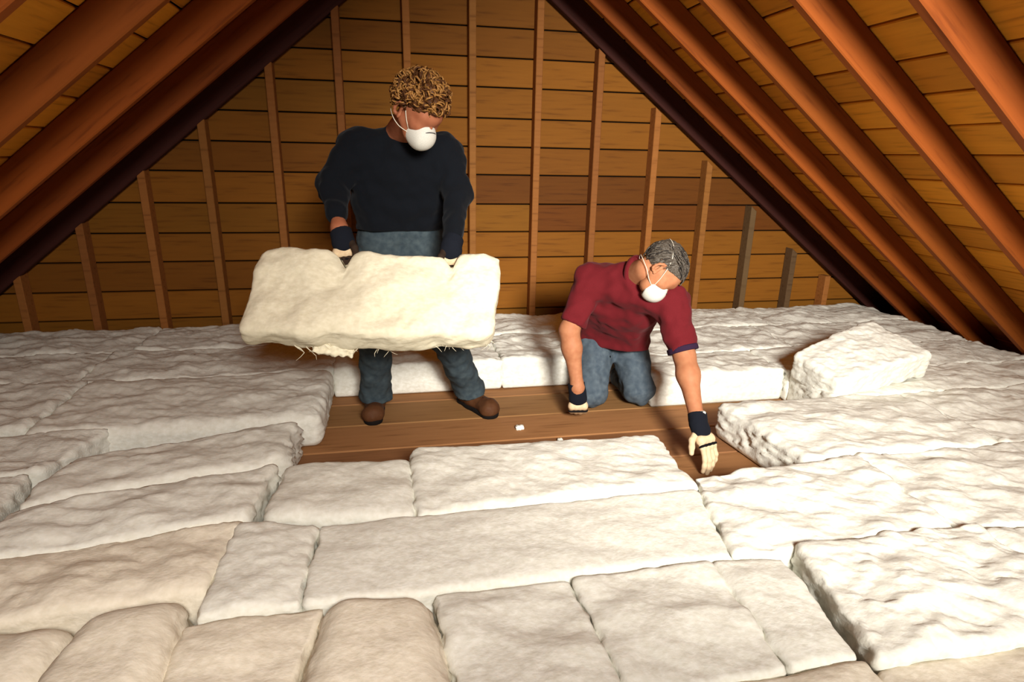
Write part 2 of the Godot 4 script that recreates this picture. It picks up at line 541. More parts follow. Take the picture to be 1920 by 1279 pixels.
func make_batts() -> void:
	var gr := {"mat": M.batt_grey, "amp": 0.016, "flake": 0.007}
	var rag := {"mat": M.batt, "amp": 0.016, "flake": 0.007, "ends": 0.012}
	var warm := {"mat": M.batt_warm, "cell": 0.012, "flake": 0.003}
	var near := {"cell": 0.011, "flake": 0.003}
	# along the gable wall
	batt("white batt in the left back corner, lying against the gable wall", rect(-2.64, -1.52, -4.16, -3.69), 0.17, gr)
	batt("white batt at the foot of the dark left part of the gable wall", rect(-1.515, -0.4, -4.16, -3.69), 0.175, gr)
	batt("white batt at the foot of the gable wall right behind the standing man", rect(-0.395, 0.6, -4.16, -3.69), 0.175, gr)
	batt("white batt at the foot of the gable wall between the two men", rect(0.605, 1.5, -4.16, -3.69), 0.185, gr)
	batt("white batt at the foot of the gable wall just right of the kneeling man's head", rect(1.505, 2.6, -4.16, -3.69), 0.195, gr)
	batt("white batt in the far right back corner below the dark end rafter", rect(2.605, 3.74, -4.16, -3.69), 0.185, gr)
	# second row from the wall
	batt("greyish batt by the left eave, second row from the gable wall", rect(-2.64, -1.62, -3.685, -3.205), 0.165, gr)
	batt("greyish batt behind the shaded batt end, second row from the gable wall", rect(-1.615, -0.36, -3.685, -3.205), 0.165, gr)
	batt("batt whose front face shows between the standing man's legs", rect(-0.355, 0.58, -3.685, -3.20), 0.175, {"amp": 0.010, "flake": 0.007})
	batt("batt at the back of the opening, just left of the kneeling man", rect(0.585, 1.33, -3.685, -3.20), 0.18, {"amp": 0.014, "flake": 0.008})
	batt("batt behind the front face right of the kneeling man, second row from the gable wall", rect(1.335, 2.45, -3.685, -3.18), 0.185, gr)
	batt("batt below the right rafters, second row from the gable wall", rect(2.455, 3.74, -3.685, -3.18), 0.185, gr)
	# left field
	batt("batt beside the left eave, level with the shaded batt end", rect(-2.62, -1.55, -3.20, -2.63), 0.17, gr)
	batt("shaded batt with a smooth rounded end left of the standing man's boots", quad(-1.545, -3.20, -0.36, -3.20, -0.355, -2.60, -1.545, -2.58), 0.17, {"amp": 0.012, "flake": 0.006, "r": 0.045, "ends": 0.004})
	batt("batt at the left picture edge, in front of the one by the eave", quad(-2.4, -2.62, -1.22, -2.60, -1.31, -2.24, -2.4, -2.10), 0.16, gr)
	batt("skewed batt with a torn right end at the left corner of the plank opening", quad(-1.215, -2.30, -0.43, -2.53, -0.46, -2.16, -1.25, -1.96), 0.185, {"amp": 0.014, "flake": 0.005, "ends": 0.02, "r": 0.035})
	batt("batt at the left picture edge, halfway down, left of the skewed batt", quad(-2.3, -2.09, -1.33, -2.22, -1.265, -1.70, -2.2, -1.62), 0.165, gr)
	batt("batt directly in front of the skewed batt with the torn end", quad(-1.245, -1.945, -0.462, -2.145, -0.50, -1.80, -1.25, -1.69), 0.18, {"amp": 0.014, "flake": 0.006})
	batt("batt behind the low hump at the lower left of the picture", quad(-1.3, -1.68, -0.505, -1.79, -0.535, -1.47, -1.28, -1.42), 0.172, {"mat": M.batt_warm, "amp": 0.014, "flake": 0.006})
	batt("humped batt bulging up at the lower left", quad(-0.79, -1.405, -0.555, -1.455, -0.53, -0.98, -0.86, -0.95), 0.20, {"mat": M.batt_warm, "amp": 0.010, "flake": 0.002, "r": 0.075, "crown": 0.02, "cell": 0.012})
	batt("batt in the lower left corner of the picture", quad(-1.6, -1.41, -0.80, -1.40, -0.87, -0.9, -1.6, -0.9), 0.175, {"mat": M.batt_warm, "amp": 0.018, "flake": 0.003, "r": 0.05})
	# first row in front of the opening
	batt("short left batt of the row just in front of the plank opening", quad(-0.435, -2.15, 0.035, -2.125, 0.035, -1.735, -0.45, -1.80), 0.175, {"r": 0.03, "cell": 0.012, "flake": 0.003, "amp": 0.010})
	batt("long batt just in front of the plank opening, touched by the kneeling man's glove", quad(0.04, -2.19, 1.07, -2.16, 1.03, -1.74, 0.04, -1.725), 0.185, {"r": 0.026, "cell": 0.012, "flake": 0.004, "amp": 0.010, "ends": 0.01})
	# second row
	batt("small batt left of the long smooth batt in the middle foreground", quad(-0.515, -1.77, -0.275, -1.715, -0.275, -1.375, -0.53, -1.36), 0.18, {"r": 0.016, "cell": 0.011, "flake": 0.004, "amp": 0.008})
	batt("long smooth batt across the middle foreground", quad(-0.27, -1.715, 1.02, -1.725, 0.945, -1.355, -0.27, -1.37), 0.18, {"r": 0.016, "cell": 0.011, "flake": 0.002, "amp": 0.005, "ends": 0.012})
	# third row
	batt("peach tinted batt at the bottom, between the two humped batts", quad(-0.55, -1.345, -0.215, -1.355, -0.29, -0.95, -0.525, -0.96), 0.172, warm)
	batt("peach tinted humped batt at the bottom, centre left", quad(-0.21, -1.375, 0.06, -1.35, 0.11, -0.92, -0.285, -0.93), 0.20, {"mat": M.batt_warm, "r": 0.08, "crown": 0.02, "cell": 0.011, "flake": 0.002, "amp": 0.006})
	batt("creased off-white batt at the bottom, right of the peach hump", quad(0.068, -1.35, 0.445, -1.345, 0.465, -0.90, 0.118, -0.90), 0.175, {"cell": 0.010, "amp": 0.014, "flake": 0.003})
	batt("bright batt at the bottom right of the creased batt", quad(0.452, -1.345, 0.87, -1.345, 0.86, -0.965, 0.472, -0.96), 0.178, near)
	batt("narrow bright batt at the bottom, left of the grey torn edge", quad(0.877, -1.345, 1.10, -1.33, 1.045, -0.965, 0.867, -0.965), 0.178, {"cell": 0.010, "flake": 0.002, "amp": 0.006})
	# right of the opening
	batt("batt with a bright front edge right of the kneeling man's far arm", rect(1.335, 2.12, -3.175, -2.815), 0.18, {"amp": 0.014, "flake": 0.007})
	batt("batt below the right rafters, behind the loose tilted piece", rect(2.125, 3.74, -3.175, -2.78), 0.185, {"amp": 0.014, "flake": 0.007, "mat": M.batt_grey})
	batt("batt with a torn slanting end at the right corner of the plank opening", quad(1.50, -2.44, 2.50, -2.42, 2.50, -1.86, 1.57, -1.86), 0.185, {"amp": 0.014, "flake": 0.005, "ends": 0.010, "r": 0.03, "cell": 0.012})
	batt("batt under the right end of the loose tilted piece", rect(2.125, 3.74, -2.775, -2.43), 0.18, rag)
	batt("batt at the right picture edge below the near rafters", rect(2.505, 3.74, -2.425, -1.86), 0.18, rag)
	batt("pale batt right of the kneeling man's glove, in front of the torn slanting end", quad(1.055, -1.80, 1.77, -1.855, 1.75, -1.36, 0.957, -1.36), 0.182, {"cell": 0.012, "amp": 0.014, "flake": 0.006, "ends": 0.012})
	batt("flaky cream batt at the right, one row in front of the picture-edge batt", quad(1.775, -1.855, 2.75, -1.855, 2.75, -1.34, 1.755, -1.36), 0.18, rag)
	batt("batt with a grey torn left edge standing proud at the bottom right", quad(1.155, -1.36, 1.80, -1.36, 1.80, -0.93, 1.075, -0.93), 0.20, {"cell": 0.011, "amp": 0.014, "flake": 0.008, "ends": 0.008, "r": 0.018})
	batt("cream batt at the right picture edge near the bottom", rect(1.805, 2.7, -1.335, -0.9), 0.18, rag)
	batt("peach strip of batt along the bottom edge, right of centre", rect(0.475, 1.06, -0.955, -0.5), 0.172, warm)
	batt("peach batt in the bottom right corner of the picture", rect(1.065, 1.9, -0.925, -0.5), 0.175, warm)


func make_held_batt() -> void:
	var size := Vector3(1.0, 0.36, 0.15)
	var place := func(p: Vector3, d: Vector3, t: Vector3) -> Vector3:
		var n1 := lumps.get_noise_3d(p.x * 5.0 + 3.0, p.y * 5.0, p.z * 5.0)
		var n2 := flakes.get_noise_3d(p.x * 16.0, p.y * 16.0, p.z * 40.0)
		var q := p + d * (n1 * 0.02 + n2 * 0.004)
		# pinched where the gloves hold the top edge
		for x in [-0.165, 0.275]:
			var w := exp(-pow((p.x - x) / 0.022, 2.0)) * smoothstep(0.0, 0.18, p.y)
			q.y -= 0.055 * w
			var w2 := exp(-pow((p.x - x) / 0.07, 2.0)) * smoothstep(-0.12, 0.18, p.y)
			q.z -= 0.035 * w2 * signf(p.z)
		# sagging middle and drooping ends
		q.y += -0.030 * exp(-pow((p.x - 0.05) / 0.14, 2.0)) * t.y - 0.02 * (1.0 - t.y) * cos(p.x * 4.0)
		q.x = q.x * 0.94 - lerpf(0.072, 0.0, t.y)
		q.z += -0.04 * pow(absf(p.x) / 0.5, 2.0)
		q.y += p.x * -0.045
		return q
	var m := put("insulation_batt", rounded_slab(size, 0.03, 0.011, place), M.batt_cream)
	m.position = Vector3(-0.033, 0.765, -2.345)
	m.rotation = Vector3(deg_to_rad(-41), 0, 0)
	tag(m, "thick white batt held up by the standing man in dark gloves", "insulation")
	# torn wisps hanging from its lower edge
	var st := new_st()
	for k in 64:
		var x := rng.randf_range(-0.46, 0.44)
		var cl: float = [-0.33, -0.2, -0.14, 0.02, 0.26, 0.4][k % 6]
		x = lerpf(x, cl, 0.85)
		var a := Vector3(x, -0.17, -0.045 + rng.randf_range(-0.03, 0.04))
		var ln := rng.randf_range(0.02, 0.075)
		var path := PackedVector3Array()
		var rad := PackedFloat32Array()
		for s in 5:
			var f := s / 4.0
			path.append(a + Vector3(sin(f * (2.0 + k % 5) + k) * 0.018, -0.65 * ln * f, -0.7 * ln * f))
			rad.append(lerpf(0.0028, 0.0004, f))
		tube(path, rad, 5, st)
	var w := put("torn_fibres", st.commit(), M.batt_cream, m)
	w.set_meta("kind", "stuff")
	var fs := Vector3(0.15, 0.05, 0.02)
	var flap := put("torn_flap", rounded_slab(fs, 0.009, 0.005, func(p: Vector3, d: Vector3, _t: Vector3) -> Vector3:
		return p + d * (flakes.get_noise_3d(p.x * 30, p.y * 30, p.z * 30) * 0.012)), M.batt_cream, m)
	flap.position = Vector3(-0.21, -0.195, -0.05)
	flap.rotation = Vector3(0.5, 0.1, -0.1)


func make_loose_batt() -> void:
	var size := Vector3(0.62, 0.16, 0.36)
	var place := func(p: Vector3, d: Vector3, t: Vector3) -> Vector3:
		var n1 := lumps.get_noise_3d(p.x * 6.0 + 9.0, p.y * 5.0, p.z * 6.0)
		var n2 := flakes.get_noise_3d(p.x * 20.0, p.y * 50.0, p.z * 20.0)
		var q := p + d * (n1 * 0.014 + n2 * 0.006)
		q.y += 0.02 * cos(p.x * 5.0)
		q.z *= lerpf(0.8, 1.05, t.x)
		return q
	var m := put("insulation_batt", rounded_slab(size, 0.020, 0.010, place), M.batt)
	m.position = Vector3(2.41, 0.268, -2.64)
	m.rotation = Vector3(deg_to_rad(14), deg_to_rad(14), deg_to_rad(10))
	tag(m, "loose short batt lying tilted on top of the others at the right", "insulation")


func make_scraps() -> void:
	var spots := [[Vector3(0.575, 0, -2.66), 0.018, "tiny white scrap of fibreglass on the planks beside the standing man's boot"], [Vector3(0.74, 0, -2.50), 0.012, "tiny white scrap of fibreglass on the planks by the long batt's back edge"]]
	for s in spots:
		var r: float = s[1]
		var m := put("fibreglass_scrap", rounded_slab(Vector3(r * 2.2, r * 1.2, r * 1.6), r * 0.5, r * 0.25, func(p: Vector3, d: Vector3, _t: Vector3) -> Vector3:
			return p + d * lumps.get_noise_3d(p.x * 90, p.y * 90, p.z * 90) * r * 0.4), M.batt)
		m.position = s[0] + Vector3(0, r * 0.6, 0)
		tag(m, s[2], "scrap")


# ------------------------------------------------------------------ bodies: smooth union of tapered capsules, surface nets
func cap(a: Vector3, b: Vector3, ra: float, rb: float, n := Vector3.ZERO, s := 1.0) -> Array:
	return [a, b, ra, rb, n, s]


func blend(prims: Array, cell: float, k: float, amp := 0.0, freq := 8.0, cut = null) -> ArrayMesh:
	var lo := Vector3(1e9, 1e9, 1e9)
	var hi := -lo
	for p in prims:
		for e in [[p[0], p[2]], [p[1], p[3]]]:
			var r: Vector3 = Vector3.ONE * (e[1] * maxf(1.0, p[5]) + amp)
			lo = lo.min(e[0] - r)
			hi = hi.max(e[0] + r)
	lo -= Vector3.ONE * cell * 3.0
	hi += Vector3.ONE * cell * 3.0
	var n := Vector3i(((hi - lo) / cell).ceil()) + Vector3i.ONE
	var nx := n.x
	var nxy := n.x * n.y
	var f := PackedFloat32Array()
	f.resize(nxy * n.z)
	f.fill(1000.0)
	for p in prims:
		var a: Vector3 = p[0]
		var b: Vector3 = p[1]
		var ra: float = p[2]
		var rb: float = p[3]
		var nn: Vector3 = p[4]
		var s: float = p[5]
		var stretch := 1.0 / s - 1.0
		var flat := s != 1.0
		var ab := b - a
		var ll := maxf(ab.length_squared(), 1e-9)
		var m: Vector3 = Vector3.ONE * (maxf(ra, rb) * maxf(1.0, s) + k + cell * 2.5 + amp)
		var i0 := Vector3i(((a.min(b) - m - lo) / cell).floor()).clamp(Vector3i.ZERO, n - Vector3i.ONE)
		var i1 := Vector3i(((a.max(b) + m - lo) / cell).ceil()).clamp(Vector3i.ZERO, n - Vector3i.ONE)
		for z in range(i0.z, i1.z + 1):
			for y in range(i0.y, i1.y + 1):
				var at := nx * y + nxy * z
				for x in range(i0.x, i1.x + 1):
					var q := lo + Vector3(x, y, z) * cell - a
					if flat: q += nn * (q.dot(nn) * stretch)
					var t := clampf(q.dot(ab) / ll, 0.0, 1.0)
					var d := (q - ab * t).length() - ra - (rb - ra) * t
					if flat and s < 1.0: d *= lerpf(s, 1.0, 0.5)
					var o := f[at + x]
					if o > 900.0:
						f[at + x] = d
					else:
						var h := maxf(k - absf(o - d), 0.0) / k
						f[at + x] = minf(o, d) - h * h * k * 0.25
	if amp > 0.0:
		for z in n.z:
			for y in n.y:
				for x in n.x:
					var i := x + nx * y + nxy * z
					if absf(f[i]) < amp + cell * 2.0:
						var q := lo + Vector3(x, y, z) * cell
						f[i] += amp * lumps.get_noise_3d(q.x * freq, q.y * freq, q.z * freq)
	if cut != null:
		for z in n.z:
			for y in n.y:
				for x in n.x:
					var i := x + nx * y + nxy * z
					if f[i] < cell * 3.0:
						f[i] = maxf(f[i], cut.call(lo + Vector3(x, y, z) * cell))
	# surface nets
	var verts := PackedVector3Array()
	var idx := PackedInt32Array()
	var at := PackedInt32Array()
	at.resize(f.size())
	at.fill(-1)
	var corner := [0, 1, nx, nx + 1, nxy, nxy + 1, nxy + nx, nxy + nx + 1]
	var pos := [Vector3(0, 0, 0), Vector3(1, 0, 0), Vector3(0, 1, 0), Vector3(1, 1, 0), Vector3(0, 0, 1), Vector3(1, 0, 1), Vector3(0, 1, 1), Vector3(1, 1, 1)]
	var edges := [[0, 1], [2, 3], [4, 5], [6, 7], [0, 2], [1, 3], [4, 6], [5, 7], [0, 4], [1, 5], [2, 6], [3, 7]]
	var far := cell * 2.2
	for z in n.z - 1:
		for y in n.y - 1:
			var row := nx * y + nxy * z
			for x in n.x - 1:
				var i := row + x
				var f0 := f[i]
				if f0 > far or f0 < -far: continue
				var inside := 0
				for c in corner:
					if f[i + c] < 0.0: inside += 1
				if inside == 0 or inside == 8: continue
				var sum := Vector3.ZERO
				var cnt := 0
				for e in edges:
					var d0 := f[i + corner[e[0]]]
					var d1 := f[i + corner[e[1]]]
					if (d0 < 0.0) != (d1 < 0.0):
						sum += pos[e[0]].lerp(pos[e[1]], d0 / (d0 - d1))
						cnt += 1
				at[i] = verts.size()
				verts.append(lo + (Vector3(x, y, z) + sum / cnt) * cell)
	for z in range(1, n.z - 1):
		for y in range(1, n.y - 1):
			var row := nx * y + nxy * z
			for x in range(1, n.x - 1):
				var i := row + x
				var f0 := f[i]
				if f0 > far or f0 < -far: continue
				var neg := f0 < 0.0
				for axis in 3:
					var step: int = [1, nx, nxy][axis]
					if neg == (f[i + step] < 0.0): continue
					var u: int = [nx, nxy, 1][axis]
					var w: int = [nxy, 1, nx][axis]
					var q := [at[i - u - w], at[i - w], at[i], at[i - u]]
					if q.min() < 0: continue
					if neg:
						idx.append_array([q[0], q[2], q[1], q[0], q[3], q[2]])
					else:
						idx.append_array([q[0], q[1], q[2], q[0], q[2], q[3]])
	return smooth_mesh(verts, idx)


func join(parts: Array) -> ArrayMesh:
	var st := SurfaceTool.new()
	for p in parts:
		st.append_from(p[0], 0, p[1])
	return st.commit()


func head_shape() -> Array:
	# head at the origin, face towards +z
	var p := []
	p.append(cap(Vector3(0, 0.030, -0.022), Vector3(0, 0.030, 0.018), 0.083, 0.080, Vector3.RIGHT, 0.90))
	p.append(cap(Vector3(0, -0.02, 0.026), Vector3(0, -0.068, 0.038), 0.064, 0.046))
	p.append(cap(Vector3(0, -0.084, 0.038), Vector3(0, -0.086, 0.044), 0.022, 0.019))
	for s in [-1.0, 1.0]:
		p.append(cap(Vector3(s * 0.055, -0.045, 0.0), Vector3(s * 0.026, -0.086, 0.036), 0.020, 0.018))
		p.append(cap(Vector3(s * 0.038, -0.028, 0.066), Vector3(s * 0.045, -0.03, 0.058), 0.018, 0.016))
		p.append(cap(Vector3(s * 0.012, 0.016, 0.086), Vector3(s * 0.042, 0.018, 0.074), 0.011, 0.010))
	return p


func head_mesh() -> ArrayMesh:
	var m := blend(head_shape(), 0.004, 0.03)
	var small := []
	small.append(cap(Vector3(0, 0.006, 0.088), Vector3(0, -0.030, 0.098), 0.009, 0.011))
	for s in [-1.0, 1.0]:
		small.append(cap(Vector3(s * 0.010, -0.036, 0.090), Vector3(s * 0.012, -0.036, 0.092), 0.008, 0.008))
		small.append(cap(Vector3(s * 0.030, -0.004, 0.074), Vector3(s * 0.036, -0.005, 0.072), 0.013, 0.012))
	var nose := blend(small, 0.003, 0.012)
	var ears := []
	for s in [-1.0, 1.0]:
		var pts := []
		for i in 8:
			var a := i / 7.0 * 4.6 - 0.7
			pts.append(Vector3(s * (0.080 + 0.008 * sin(a)), -0.012 + 0.028 * cos(a), -0.012 - 0.017 * sin(a) + 0.006 * cos(a)))
		for i in 7:
			ears.append(cap(pts[i], pts[i + 1], 0.0055, 0.0055))
		ears.append(cap(Vector3(s * 0.077, 0.008, -0.008), Vector3(s * 0.077, -0.032, -0.004), 0.009, 0.007, Vector3.RIGHT, 0.6))
		ears.append(cap(Vector3(s * 0.080, -0.036, -0.002), Vector3(s * 0.081, -0.042, -0.002), 0.007, 0.006))
	var ear := blend(ears, 0.003, 0.006)
	var id := Transform3D()
	return join([[m, id], [nose, id], [ear, id]])


func dome(c: Vector3, r: Vector3, back: float, nu: int, nv: int) -> ArrayMesh:
	# a cup-shaped dust mask opening towards -z, with a rolled rim and thickness
	var st := new_st()
	var shell := func(u: float, v: float, g: float) -> Vector3:
		var a := u * TAU
		var th := v * 1.72
		var lobed := 1.0 + 0.10 * cos(a * 2.0 + PI) * smoothstep(0.3, 1.0, v) + 0.06 * sin(a) * v
		var q := Vector3(cos(a) * sin(th) * r.x * lobed, sin(a) * sin(th) * r.y * lobed, cos(th) * r.z)
		q.z -= back * pow(absf(cos(a)), 2.0) * smoothstep(0.5, 1.0, v)      # wraps back round the cheeks
		return c + q * g
	for g in [1.0, 0.94]:
		for i in nu:
			for j in nv:
				var p := []
				for k in [[0, 0], [1, 0], [1, 1], [0, 1]]:
					p.append(shell.call(float(i + k[0]) / nu, float(j + k[1]) / nv, g))
				var order := [0, 1, 2, 0, 2, 3] if g == 1.0 else [0, 2, 1, 0, 3, 2]
				for k in order:
					st.add_vertex(p[k])
	for i in nu:
		var p := [shell.call(float(i) / nu, 1.0, 1.0), shell.call(float(i + 1) / nu, 1.0, 1.0), shell.call(float(i + 1) / nu, 1.0, 0.94), shell.call(float(i) / nu, 1.0, 0.94)]
		for k in [0, 1, 2, 0, 2, 3]:
			st.add_vertex(p[k])
	st.index()
	st.generate_normals()
	return st.commit()


func band(points: Array, r: float, sides := 5) -> ArrayMesh:
	var cv := Curve3D.new()
	for i in points.size():
		var t: Vector3 = (points[mini(i + 1, points.size() - 1)] - points[maxi(i - 1, 0)]) / 6.0
		cv.add_point(points[i], -t, t)
	var path := PackedVector3Array()
	var rad := PackedFloat32Array()
	var n := points.size() * 5
	for i in n + 1:
		path.append(cv.sample_baked(cv.get_baked_length() * i / n, true))
		rad.append(r)
	return tube(path, rad, sides).commit()


func make_head(man: Node3D, at: Transform3D, skin: Material, bodies: Array) -> void:
	bodies.append([head_mesh(), at])
	var add := func(called: String, mesh: Mesh, m: Material) -> MeshInstance3D:
		var o := put(called, mesh, m, man)
		o.transform = at
		return o
	var mk: MeshInstance3D = add.call("dust_mask", dome(Vector3(0, -0.066, 0.072), Vector3(0.060, 0.058, 0.058), 0.034, 40, 14), M.mask)
	# metal nose clip and two elastic straps
	put("nose_clip", band([Vector3(-0.026, -0.030, 0.109), Vector3(-0.012, -0.023, 0.1135), Vector3(0.012, -0.023, 0.1135), Vector3(0.026, -0.030, 0.109)], 0.0022), M.clip, mk)
	put("strap", band([Vector3(0.054, -0.058, 0.048), Vector3(0.074, -0.02, 0.03), Vector3(0.084, 0.045, -0.012), Vector3(0.06, 0.088, -0.07), Vector3(0.0, 0.095, -0.105), Vector3(-0.06, 0.088, -0.07), Vector3(-0.084, 0.045, -0.012), Vector3(-0.074, -0.02, 0.03), Vector3(-0.054, -0.058, 0.048)], 0.0017), M.strap, mk)
	put("strap", band([Vector3(0.052, -0.072, 0.048), Vector3(0.070, -0.072, 0.012), Vector3(0.076, -0.062, -0.03), Vector3(0.05, -0.055, -0.085), Vector3(0.0, -0.05, -0.10), Vector3(-0.05, -0.055, -0.085), Vector3(-0.076, -0.062, -0.03), Vector3(-0.070, -0.072, 0.012), Vector3(-0.052, -0.072, 0.048)], 0.0017), M.strap, mk)
	for s in [-1.0, 1.0]:
		var e := SphereMesh.new()
		e.radius = 0.0115
		e.height = 0.023
		e.radial_segments = 16
		e.rings = 8
		var o := put("eye", e, M.eye, man)
		o.transform = at * Transform3D(Basis(), Vector3(s * 0.032, -0.006, 0.0765))
		var ir := SphereMesh.new()
		ir.radius = 0.0055
		ir.height = 0.011
		ir.radial_segments = 12
		ir.rings = 6
		var io := put("iris", ir, M.dark, o)
		io.position = Vector3(0, -0.003, 0.0075)


func hand_prims(w: Vector3, d: Vector3, n: Vector3, s: Vector3, curl: Array, thumb: Array, r: float) -> Array:
	# w wrist, d towards the fingers, n back of the hand, s thumb side; curl: three bends in radians; thumb: two directions in (s, d, n)
	var p := []
	for i in 4:
		var side: float = [0.031, 0.0105, -0.0105, -0.031][i]
		var ln: float = [1.08, 1.2, 1.14, 0.94][i]
		var k := w + d * (0.095 - 0.004 * absf(i - 1.2)) + s * side * 1.08
		p.append(cap(w + d * 0.012 + s * side * 0.72, k, 0.0155, 0.0135))
		var dir := (d + s * side * 1.6).normalized()
		var at := k
		for j in 3:
			dir = dir.rotated(s.normalized(), 0.0)
			var ang: float = curl[j] * (1.0 + 0.06 * (i - 1))
			var axis := n.cross(d).normalized()
			dir = dir.rotated(axis, ang * (1.0 if dir.rotated(axis, 0.1).dot(n) < dir.dot(n) else -1.0)) if j == 0 else dir.rotated(axis, ang * (1.0 if n.cross(d).dot(axis) > 0 else -1.0))
			var to: Vector3 = at + dir * [0.046, 0.028, 0.024][j] * ln
			p.append(cap(at, to, r * [1.0, 0.95, 0.9][j], r * [0.95, 0.9, 0.82][j]))
			at = to
	var t0 := w + d * 0.022 + s * 0.026 - n * 0.004
	var dir1: Vector3 = (s * thumb[0].x + d * thumb[0].y + n * thumb[0].z).normalized()
	var dir2: Vector3 = (s * thumb[1].x + d * thumb[1].y + n * thumb[1].z).normalized()
	p.append(cap(t0, t0 + dir1 * 0.042, 0.017, 0.0125))
	p.append(cap(t0 + dir1 * 0.042, t0 + dir1 * 0.042 + dir2 * 0.030, r * 1.15, r * 1.08))
	p.append(cap(t0 + dir1 * 0.042 + dir2 * 0.030, t0 + dir1 * 0.042 + dir2 * 0.056, r * 1.08, r * 0.9))
	return p


func make_glove(man: Node3D, w: Vector3, d: Vector3, n: Vector3, thumb_side: Vector3, curl: Array, thumb: Array, fingers: Material, back: Vector3, tag_piece := false, cuff_len := 0.060) -> void:
	d = d.normalized()
	n = (n - d * n.dot(d)).normalized()
	var s := (thumb_side - d * thumb_side.dot(d) - n * thumb_side.dot(n)).normalized()
	var all := hand_prims(w, d, n, s, curl, thumb, 0.0118)
	var g := put("glove", blend(all, 0.003, 0.008), fingers, man)
	g.set_meta("label", "work glove")
	# navy cloth back and cuff drawn over the leather, cream strap across the knuckles, dark line before the fingers
	var cuff := []
	cuff.append(cap(w - back * 0.075, w - back * 0.01, 0.044, 0.040, n, 0.92))
	cuff.append(cap(w - back * 0.01, w + d * 0.030, 0.036, 0.037, n, 0.72))
	cuff.append(cap(w + d * 0.022 - s * 0.020 + n * 0.002, w + d * 0.022 + s * 0.020 + n * 0.002, 0.0215, 0.0215))
	var end := w - back * cuff_len
	put("cuff", blend(cuff, 0.004, 0.02, 0.001, 40.0, func(q: Vector3) -> float: return -(q - end).dot(back)), M.glove_navy, g)
	put("knuckle_strap", blend([cap(w + d * 0.052 - s * 0.028 + n * 0.0025, w + d * 0.052 + s * 0.028 + n * 0.0025, 0.0205, 0.0205, d, 0.86), cap(w + d * 0.066 - s * 0.030 + n * 0.0025, w + d * 0.066 + s * 0.030 + n * 0.0025, 0.0195, 0.0195, d, 0.8)], 0.003, 0.012), M.glove_tan, g)
	put("knuckle_line", blend([cap(w + d * 0.086 - s * 0.034 + n * 0.002, w + d * 0.086 + s * 0.034 + n * 0.002, 0.0165, 0.0165, d, 0.5)], 0.003, 0.008), M.glove_black, g)
	if tag_piece:
		put("cuff_tag", bevel_box(w - back * 0.05 + n * 0.030 - Vector3(0.016, 0.009, 0.008), w - back * 0.05 + n * 0.030 + Vector3(0.016, 0.009, 0.008), 0.003), M.mask, g)


func make_boot(man: Node3D, heel: Vector3, toe: Vector3, ankle: Vector3) -> void:
	var f := (toe - heel).normalized()
	var s := f.cross(Vector3.UP).normalized()
	var up := Vector3.UP
	var p := [cap(heel + up * 0.05, heel + f * 0.09 + up * 0.055, 0.040, 0.041), cap(heel + f * 0.09 + up * 0.052, toe - f * 0.05 + up * 0.044, 0.045, 0.041, up, 0.9), cap(toe - f * 0.06 - s * 0.012 + up * 0.044, toe - f * 0.045 + s * 0.012 + up * 0.044, 0.040, 0.038), cap(heel + f * 0.02 + up * 0.06, ankle, 0.043, 0.048)]
	var b := put("boot", blend(p, 0.006, 0.04, 0.003, 22.0, func(q: Vector3) -> float: return 0.020 - q.y), M.boot, man)
	var sole := [cap(heel + up * 0.02, heel + f * 0.08 + up * 0.02, 0.044, 0.040), cap(heel + f * 0.08 + up * 0.02, toe - f * 0.05 + up * 0.02, 0.043, 0.048)]
	put("sole", blend(sole, 0.005, 0.03, 0.0, 1.0, func(q: Vector3) -> float: return maxf(q.y - 0.026, 0.001 - q.y)), M.sole, b)
	var st := new_st()
	for k in 4:
		var c := heel + f * (0.105 + 0.022 * k) + up * (0.0985 - 0.0045 * k)
		tube(PackedVector3Array([c - s * 0.020 - up * 0.008, c, c + s * 0.020 - up * 0.008]), PackedFloat32Array([0.0028, 0.0028, 0.0028]), 5, st)
	put("laces", st.commit(), M.sole, b)


